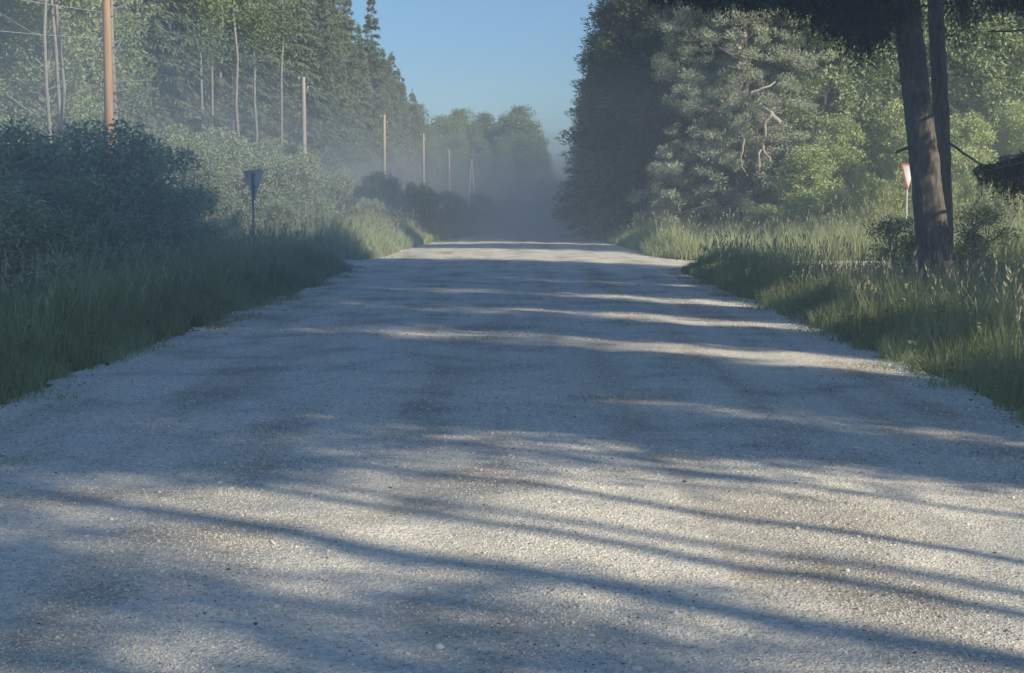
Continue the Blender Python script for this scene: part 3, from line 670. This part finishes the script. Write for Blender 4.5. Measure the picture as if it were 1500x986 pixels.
nearspruce('spruce_tree', 'thinner dark straight spruce trunk half hidden behind the thick leaning one',
    [(1384, 405), (1384, 380), (1381, 260), (1378, 160), (1373, 60), (1369, -10)], 30.5, [.20, .185, .17, .165, .16, .15],
    [((1371, -20), [(1430, 5, .3), (1420, 22, .8)], 1.3, 26), ((1371, -40), [(1500, -45, 0), (1470, -42, 1)], .4, 26)],
    [([(1383, 205, 0), (1405, 220, -.3), (1435, 240, -.6), (1447, 243, -.7)], .032, .014), ([(1379, 60, 0), (1390, 50, -.3)], .02, .01)], 15)
# spruce just off the right edge, its low boughs reach into view
t3 = empty('spruce_tree', (10.9, 26.5, zat(10.9, 26.5))); tag(t3, 'spruce at the right edge whose low dark bough hangs into view', 'tree')
b3 = np.array(t3.location); mb = MB(); mb.tube([[0, 0, -.3], [0, 0, 6], [0, 0, 13]], [.22, .17, .02], 12, False); cb = MB()
for s, e, hang, dens in (((10.9, 26.5, 2.6), at(1432, 243, 25.5), .45, 70), ((10.9, 26.5, 2.5), at(1445, 250, 25), .6, 60), ((10.9, 26.5, 2.4), at(1465, 262, 26), .95, 60), ((10.9, 26.5, 5.2), at(1450, -5, 25), .45, 50), ((10.9, 26.5, 5.5), at(1440, -10, 27), .5, 50)):
    Q = curve(np.array(s)-b3, e-b3, .05, 9, .03); mb.tube(Q, np.linspace(.045, .01, 9), 6); L = np.linalg.norm(e-np.array(s)); twigs(cb, Q[1:], int(dens*L), hang, bw=.18)
for s, e in (((10.9, 26.5, 3.2), at(1463, 232, 25)), ((10.9, 26.5, 5.0), at(1448, 46, 25))):
    Q = curve(np.array(s)-b3, e-b3, -.12, 9, .03); mb.tube(Q, np.linspace(.04, .012, 9), 6)
for z in np.arange(7.2, 13, .5):
    for q in range(7):
        a = rng.random()*2*PI; L = 2.6*(1-(z-7.2)/6.2)**.8+.2; e = np.array([math.cos(a)*L, math.sin(a)*L, z-.25*L]); m = int(210*L); s = rng.random((m, 1)); p = np.array([0, 0, z])*(1-s)+e*s
        mb.tube(curve(np.array([0, 0, z]), e, .05, 4), np.linspace(.03, .008, 4), 4, False)
        cb.cards(p+rng.normal(0, .2, (m, 3)), rng.normal(0, .5, (m, 3))+[0, 0, -.8], .13, .035)
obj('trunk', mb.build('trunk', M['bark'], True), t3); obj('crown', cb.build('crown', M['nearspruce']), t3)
# bushes at the feet of the near spruces
for k, (px, ytop, Y, s, lb) in enumerate(((1318, 330, 31.5, .5, 'low dark bush at the foot of the right road sign, left of the spruce trunks'), (1432, 330, 31, .5, 'low dark bush just right of the thick spruce trunk'))):
    p = at(px, ytop, Y); plant('bush', SHR[2], p[0], Y, s, lb, 'bush', None, .45)

# ------------------------------------------------------------------ the wood right of and behind the camera (casts the road shadows)
LAST = [None]
def caster(x, y, s, pr, nm='spruce_tree'):
    LAST[0] = plant(nm, pr, x, y, s, 'unseen tree of the roadside wood right of the camera that shades the road', 'tree', 'roadside wood right of the camera')
COL = [clumped(25, 4.5, lambda t: 1.25+2.0*float(sstep(.34, .52, t))-1.3*float(sstep(.8, 1, t)), 330, 110, .34, 'pine', 'bark', .2, .75, .7, asp=.3) for _ in range(2)]  # crowns shaped narrow below, wide above: sun streaks on road, shade at left
for k, (c, R) in enumerate(((10.4, 1.1), (13.5, 2.5), (18.4, 2.0), (22.5, 2.0), (27.2, 2.4), (31.5, 1.8), (36.0, 2.0))):
    for x in (15, 18.5):
        xx = x+rng.normal(0, .3)
        caster(xx, c-.695*xx, R/2.5*(1 if x < 20 else .9), COL[(k+int(x)) % 2])  # crowns stand in line with the sun, open lanes between
        LAST[0].scale[2] = (.92 if c < 25 else .8 if c < 34 else .66)+.010*(x-17)+.05*rng.random()
HIGH = [clumped(16, 5.2, lambda t: 2.4*(1-.5*t), 150, 110, .30, 'pine', 'bark', .2, .8, .7, asp=.3)]
HIGH.append(clumped(17, 9.3, lambda t: 2.5*(1-.4*t), 150, 110, .30, 'pine', 'bark', .2, .8, .7, asp=.3))
for x, y, s, q in ((17.8, 41.8, 1, 1), (18.4, 39.0, .9, 1), (20.2, 43.2, .8, 1)):  # unseen high-crowned trees, added to shade the road beyond the junction
    caster(x, y, s, HIGH[q])
for x, c, s in ((12.3, 13.2, .42), (12, 19.5, .38), (12.6, 22.6, .5), (12.2, 27.5, .52), (12.8, 30.0, .42)):
    caster(x, c-.695*x, s, SPRLOW[0])
for x, y, s, p in ((15, -11.5, .9, 1), (19, -15, 1, 1), (14, -16, .9, 1), (24, -19, 1, 1)):
    caster(x, y, s, SPR[p], 'spruce_tree')
def thintree(x, y, H, r, cb0, R, n):
    """slender pine with a bare trunk and a high crown"""
    tb = MB(); P = curve(np.array([0, 0, -.3]), np.array([rng.normal(0, .15), rng.normal(0, .15), H]), 0, 9, .035); tb.tube(P, np.linspace(r, .03, 9), 10); cb = MB()
    def axp(h): return np.array([np.interp(h, P[:, 2], P[:, 0]), np.interp(h, P[:, 2], P[:, 1]), h])
    for k in range(24):      # dead side branches under the crown
        h = 2+(cb0-2)*rng.random(); a = rng.random()*2*PI; L = .4+1.5*rng.random(); st = axp(h); tb.tube(curve(st, st+[math.cos(a)*L, math.sin(a)*L, .2*L], .05, 5, .04), np.linspace(.018, .006, 5), 4)
    for k in range(n):
        h = cb0+(H-cb0)*rng.random(); a = rng.random()*2*PI; L = R*(1-.5*(h-cb0)/(H-cb0))*(.3+.7*rng.random()); st = axp(h-.2*L); c = axp(h)+[math.cos(a)*L, math.sin(a)*L, .1*L]
        tb.tube(curve(st, c, .05, 5, .03), np.linspace(.03, .008, 5), 4); q = rng.normal(size=(130, 3))*[.36, .36, .2]
        cb.cards(c+q, q+rng.normal(0, .3, (130, 3))+[0, 0, .3], .24, .07)
    caster(x, y, 1, (tb.build('trunk', M['pinebark'], True), cb.build('crown', M['pine'])), 'pine_tree')
for x, y, H, r, c0, R, n in ((11, -.15, 17, .065, 8.2, 1.5, 30), (14, -2.75, 18, .075, 10.2, 1.7, 32), (12, -2.0, 17, .085, 8.8, 1.5, 26), (15, -4.6, 20, .2, 12, 2.4, 60), (11.2, -3.5, 15, .10, 6.6, 1.0, 40), (13, -.3, 16, .05, 8.5, 1.3, 30), (10.8, 2.4, 14, .11, 5.2, 1.0, 50), (13.5, 3.3, 15, .12, 6, 1.7, 50), (12.5, -5.2, 15, .12, 7.2, 1.3, 40), (24, -13.9, 20, .12, 11, 2.2, 17)):
    thintree(x, y, H, r, c0, R, n)

# ------------------------------------------------------------------ poles, wires, signs
poles = [(161.5, 235, None, 44, 'pole', 'bright orange wooden utility pole, nearest of the row on the left'),
         (447, 250, 113, 81, 'greypole', 'grey wooden utility pole standing above the sunlit willow bushes'),
         (563, 268, 168, 113, 'greypole', 'grey wooden utility pole at the end of the tall spruce wall'),
         (620.5, 268, 195, 141, 'greypole', 'thin hazy utility pole, fourth along the left row'),
         (658, 285, 219, 178, 'greypole', 'thin hazy utility pole just left of the A shaped one')]
for px, pyb, pyt, Y, mt, lb in poles:
    b = at(px, 300, Y); z = zat(b[0], Y); bx = b[0]
    if pyt is None: top = at(154, -55, Y)
    else: top = at(px-3 if px < 500 else px-.5, pyt, Y)
    t = obj('utility_pole', None); 
    bpy.data.objects.remove(t)
    mb = MB(); base = np.array([bx if px > 200 else at(163, 300, Y)[0], Y, z]); T = top-base
    Q = np.array([[0, 0, -.4], T*.33, T*.66, T]); mb.tube(Q, [.155, .14, .125, .11] if px < 200 else [.14, .135, .125, .115], 14)
    root = empty('utility_pole', base); tag(root, lb, 'utility pole')
    obj('post', mb.build('post', M[mt], True), root)
    ib = MB()
    for sx in (-1, 1):
        h = T-np.array([0, 0, .45+.25*sx]); ib.tube([h, h+[sx*.22, 0, 0], h+[sx*.24, 0, .12]], [.014]*3, 6)
        ib.tube([h+[sx*.24, 0, .08], h+[sx*.24, 0, .14], h+[sx*.24, 0, .22]], [.03, .045, .02], 8)
    obj('insulator', ib.build('insulator', M['white'], True), root)
# A shaped pole
Y = 205; c = at(690, 300, Y); z = zat(c[0], Y); apex = at(690.5, 236, Y); root = empty('braced_utility_pole', (c[0], Y, z)); tag(root, 'A shaped pair of leaning poles in the haze at the end of the row', 'utility pole')
for px in (681.5, 699):
    f = at(px, 300, Y); f[2] = z-.3; mb = MB(); o0 = np.array([c[0], Y, z]); mb.tube([f-o0, (f+apex)/2-o0, apex-o0+np.array([0, 0, .3])], [.15, .14, .12], 10); obj('leg', mb.build('leg', M['greypole'], True), root)
# wires
def wire(a, b, sag, lb):
    P = curve(np.array(a, float), np.array(b, float), -sag, 24); mb = MB(); mb.tube(P, np.full(24, .011), 5); o = obj('overhead_wire', mb.build('overhead_wire', M['wire'], True)); tag(o, lb, 'wire')
pA = at(156, 57, 44); wire(pA, at(-260, 10, 40), .12, 'thin wire running left from the orange pole')
pB = at(155, 18, 44); wire(pB, at(-260, -60, 40), .12, 'upper thin wire running left from the orange pole')

def sign(name, base, top_z, side_len, ang, tilt, facemats, lb, postmat):
    root = empty(name, base, ang); root.rotation_euler = (0, tilt, ang); tag(root, lb, 'road sign')
    H = top_z-base[2]; mb = MB(); mb.tube([[0, .035, -.4], [0, .035, H-.06]], [.03, .03], 12); obj('post', mb.build('post', M[postmat], True), root)
    # triangle point down in local xz plane, face toward -y
    h = side_len*.866; rc = .045
    cen = np.array([[-side_len/2, H], [side_len/2, H], [0, H-h]]); ctr = cen.mean(0)
    def tri(scale, rad, y0, y1, mat, nm, par):
        pts = []
        for k in range(3):
            p = ctr+(cen[k]-ctr)*scale; inw = (ctr-p)/np.linalg.norm(ctr-p); c0 = p+inw*rad*2; a0 = math.atan2(-inw[1], -inw[0])
            for q in np.linspace(PI/3, -PI/3, 7) if False else np.linspace(-PI/3, PI/3, 7): pts.append(c0+rad*np.array([math.cos(a0+q), math.sin(a0+q)]))
        pts = np.array(pts); pts = pts[np.argsort(np.arctan2(pts[:, 1]-ctr[1], pts[:, 0]-ctr[0]))]; n = len(pts)
        V = np.concatenate([np.stack([pts[:, 0], np.full(n, y0), pts[:, 1]], 1), np.stack([pts[:, 0], np.full(n, y1), pts[:, 1]], 1)])
        m = MB(); m.V.append(V); m.n = 2*n; i = np.arange(n)
        m.I += [np.stack([i, (i+1) % n, (i+1) % n+n, i+n], 1).ravel(), i, (i[::-1]+n)]; m.S += [np.full(n, 4), [n], [n]]; m.R += [np.full(n+2, .5)]
        return obj(nm, m.build(nm, M[mat]), par)
    pl = tri(1, rc, -.004, .004, 'signback', 'sign_plate', root)
    bd = tri(.995, rc, -.008, -.0045, 'red', 'border', pl); tri(.8, rc*.8, -.012, -.0085, 'white', 'face', pl)
    m = MB()
    for zz in (H-.12, H-.42):
        m.tube([[-.10, .008, zz], [.10, .008, zz]], [.012, .012], 6)
    obj('bracket', m.build('bracket', M['steel']), root)
    return root
# left one, back to the camera, turned; right one seen nearly edge on
p = at(379, 380, 38); tp = at(382, 250, 38); sign('yield_sign', np.array([p[0], 37.6, zat(p[0], 37.6)]), tp[2], .88, PI-math.radians(44), math.radians(1.5), None, 'triangular yield sign seen from behind on the left verge', 'steel')
p = at(1321, 380, 43); tp = at(1321, 240, 43); sign('yield_sign', np.array([p[0], 42.5, zat(p[0], 42.5)]), tp[2], .90, math.radians(48), 0, None, 'red and white triangular yield sign seen nearly edge on beside the right spruce trunks', 'whitepost')

# dead branches right of the orange pole
t = empty('dead_tree', (at(170, 300, 47)[0], 47, zat(-13, 47))); tag(t, 'bleached dead branches reaching right from behind the orange pole', 'dead tree'); l0 = np.array(t.location); mb = MB()
mb.tube([[0, 0, -.3], at(168, 160, 47)-l0, at(163, 30, 47)-l0, at(165, -60, 47)-l0], [.09, .075, .06, .03], 8)
for pts in ([(168, 162), (185, 150), (205, 140), (221, 131)], [(167, 135), (182, 132), (195, 132)], [(166, 80), (180, 55), (198, 45)], [(166, 65), (176, 58), (188, 50)], [(165, 15), (185, 5), (205, -5)], [(166, 122), (190, 119), (224, 118)]):
    Q = np.array([at(a, b, 46.6) for a, b in pts])-l0; mb.tube(Q, np.linspace(.04, .014, len(Q)), 5)
obj('trunk', mb.build('trunk', M['birch'], True), t)

# ------------------------------------------------------------------ dust haze
def box(name, x0, x1, y0, y1, z0, z1, dens, lb, col=(.84, .93, 1)):
    V = np.array([(x, y, z) for x in (x0, x1) for y in (y0, y1) for z in (z0, z1)])
    I = [[0, 1, 3, 2], [4, 6, 7, 5], [0, 4, 5, 1], [2, 3, 7, 6], [0, 2, 6, 4], [1, 5, 7, 3]]
    tag(obj(name, mesh(name, V, I, 4, hazemat(name, dens, col))), lb, 'haze', kind='stuff')
def blob(name, c, r, dens, lb, col=(.84, .93, 1)):
    n, m = 32, 16; V = [(0, 0, 1)]+[(math.sin(PI*i/m)*math.cos(2*PI*j/n), math.sin(PI*i/m)*math.sin(2*PI*j/n), math.cos(PI*i/m)) for i in range(1, m) for j in range(n)]+[(0, 0, -1)]
    V = np.array(V)*np.array(r)+np.array(c); I = []; S = []
    for j in range(n):
        I += [0, 1+j, 1+(j+1) % n]; S.append(3)
    for i in range(m-2):
        for j in range(n):
            a = 1+i*n+j; b = 1+i*n+(j+1) % n; I += [a, a+n, b+n, b]; S.append(4)
    for j in range(n):
        a = 1+(m-2)*n; I += [a+j, len(V)-1, a+(j+1) % n]; S.append(3)
    tag(obj(name, mesh(name, V, I, np.array(S), hazemat(name, dens, col))), lb, 'haze', kind='stuff')
blob('dust_haze', (0, 100, -6), (420, 620, 21), .0016, 'thin bluish haze hanging through the whole road corridor')
blob('dust_haze', (0, 140, -3), (90, 190, 10), .0034, 'denser dust haze lying low over the road')
for k, (sc_, dn) in enumerate(((1.0, .0046), (.75, .0050), (.5, .007), (1.25, .0028))):
    blob('dust_cloud', (-1+2*k, 130+4*k, -2), (32*sc_, 82*sc_, 7.5*sc_), dn, 'blue grey dust cloud drifting over the far road')
blob('dust_cloud', (-14, 32, 0), (12, 27, 7), .015, 'dust drifting in front of the shaded bushes on the left')

# ------------------------------------------------------------------ light, sky, camera
az = np.array([.82, -.57]); az /= np.linalg.norm(az); EL = math.radians(28.5)
sv = np.array([az[0]*math.cos(EL), az[1]*math.cos(EL), math.sin(EL)])
from mathutils import Vector
sun = bpy.data.lights.new('sun', 'SUN'); sun.energy = 5; sun.angle = math.radians(.6); sun.color = (1, .90, .70)
so = bpy.data.objects.new('sun', sun); C.objects.link(so); so.rotation_euler = Vector(sv).to_track_quat('Z', 'Y').to_euler(); so.location = (20, -20, 30)
w = bpy.data.worlds.new('World'); bpy.context.scene.world = w; w.use_nodes = True; t = w.node_tree; t.nodes.clear()
sky = t.nodes.new('ShaderNodeTexSky'); sky.sky_type = 'NISHITA'; sky.sun_disc = False; sky.sun_elevation = EL; sky.sun_rotation = math.atan2(az[0], az[1])
sky.air_density = 1.0; sky.dust_density = .3; sky.ozone_density = 4.0
bg = t.nodes.new('ShaderNodeBackground'); bg.inputs[1].default_value = .112; wo = t.nodes.new('ShaderNodeOutputWorld')
t.links.new(mixc(t, 1.0, sky.outputs[0], (.86, .99, 1.11), 'MULTIPLY'), bg.inputs[0]); t.links.new(bg.outputs[0], wo.inputs[0])
cam = bpy.data.cameras.new('camera'); co = bpy.data.objects.new('camera', cam); C.objects.link(co)
cam.sensor_width = 36; cam.lens = F*36/1500; cam.clip_end = 5000; cam.clip_start = .05
co.location = (0, 0, CAMH); co.rotation_euler = (PI/2-PITCH, 0, YAW)
S = bpy.context.scene; S.camera = co
S.view_settings.view_transform = 'Standard'; S.view_settings.look = 'None'; S.view_settings.exposure = 0
S.cycles.max_bounces = 5; S.cycles.diffuse_bounces = 3; S.cycles.transmission_bounces = 3; S.cycles.volume_bounces = 1
S.cycles.use_denoising = True
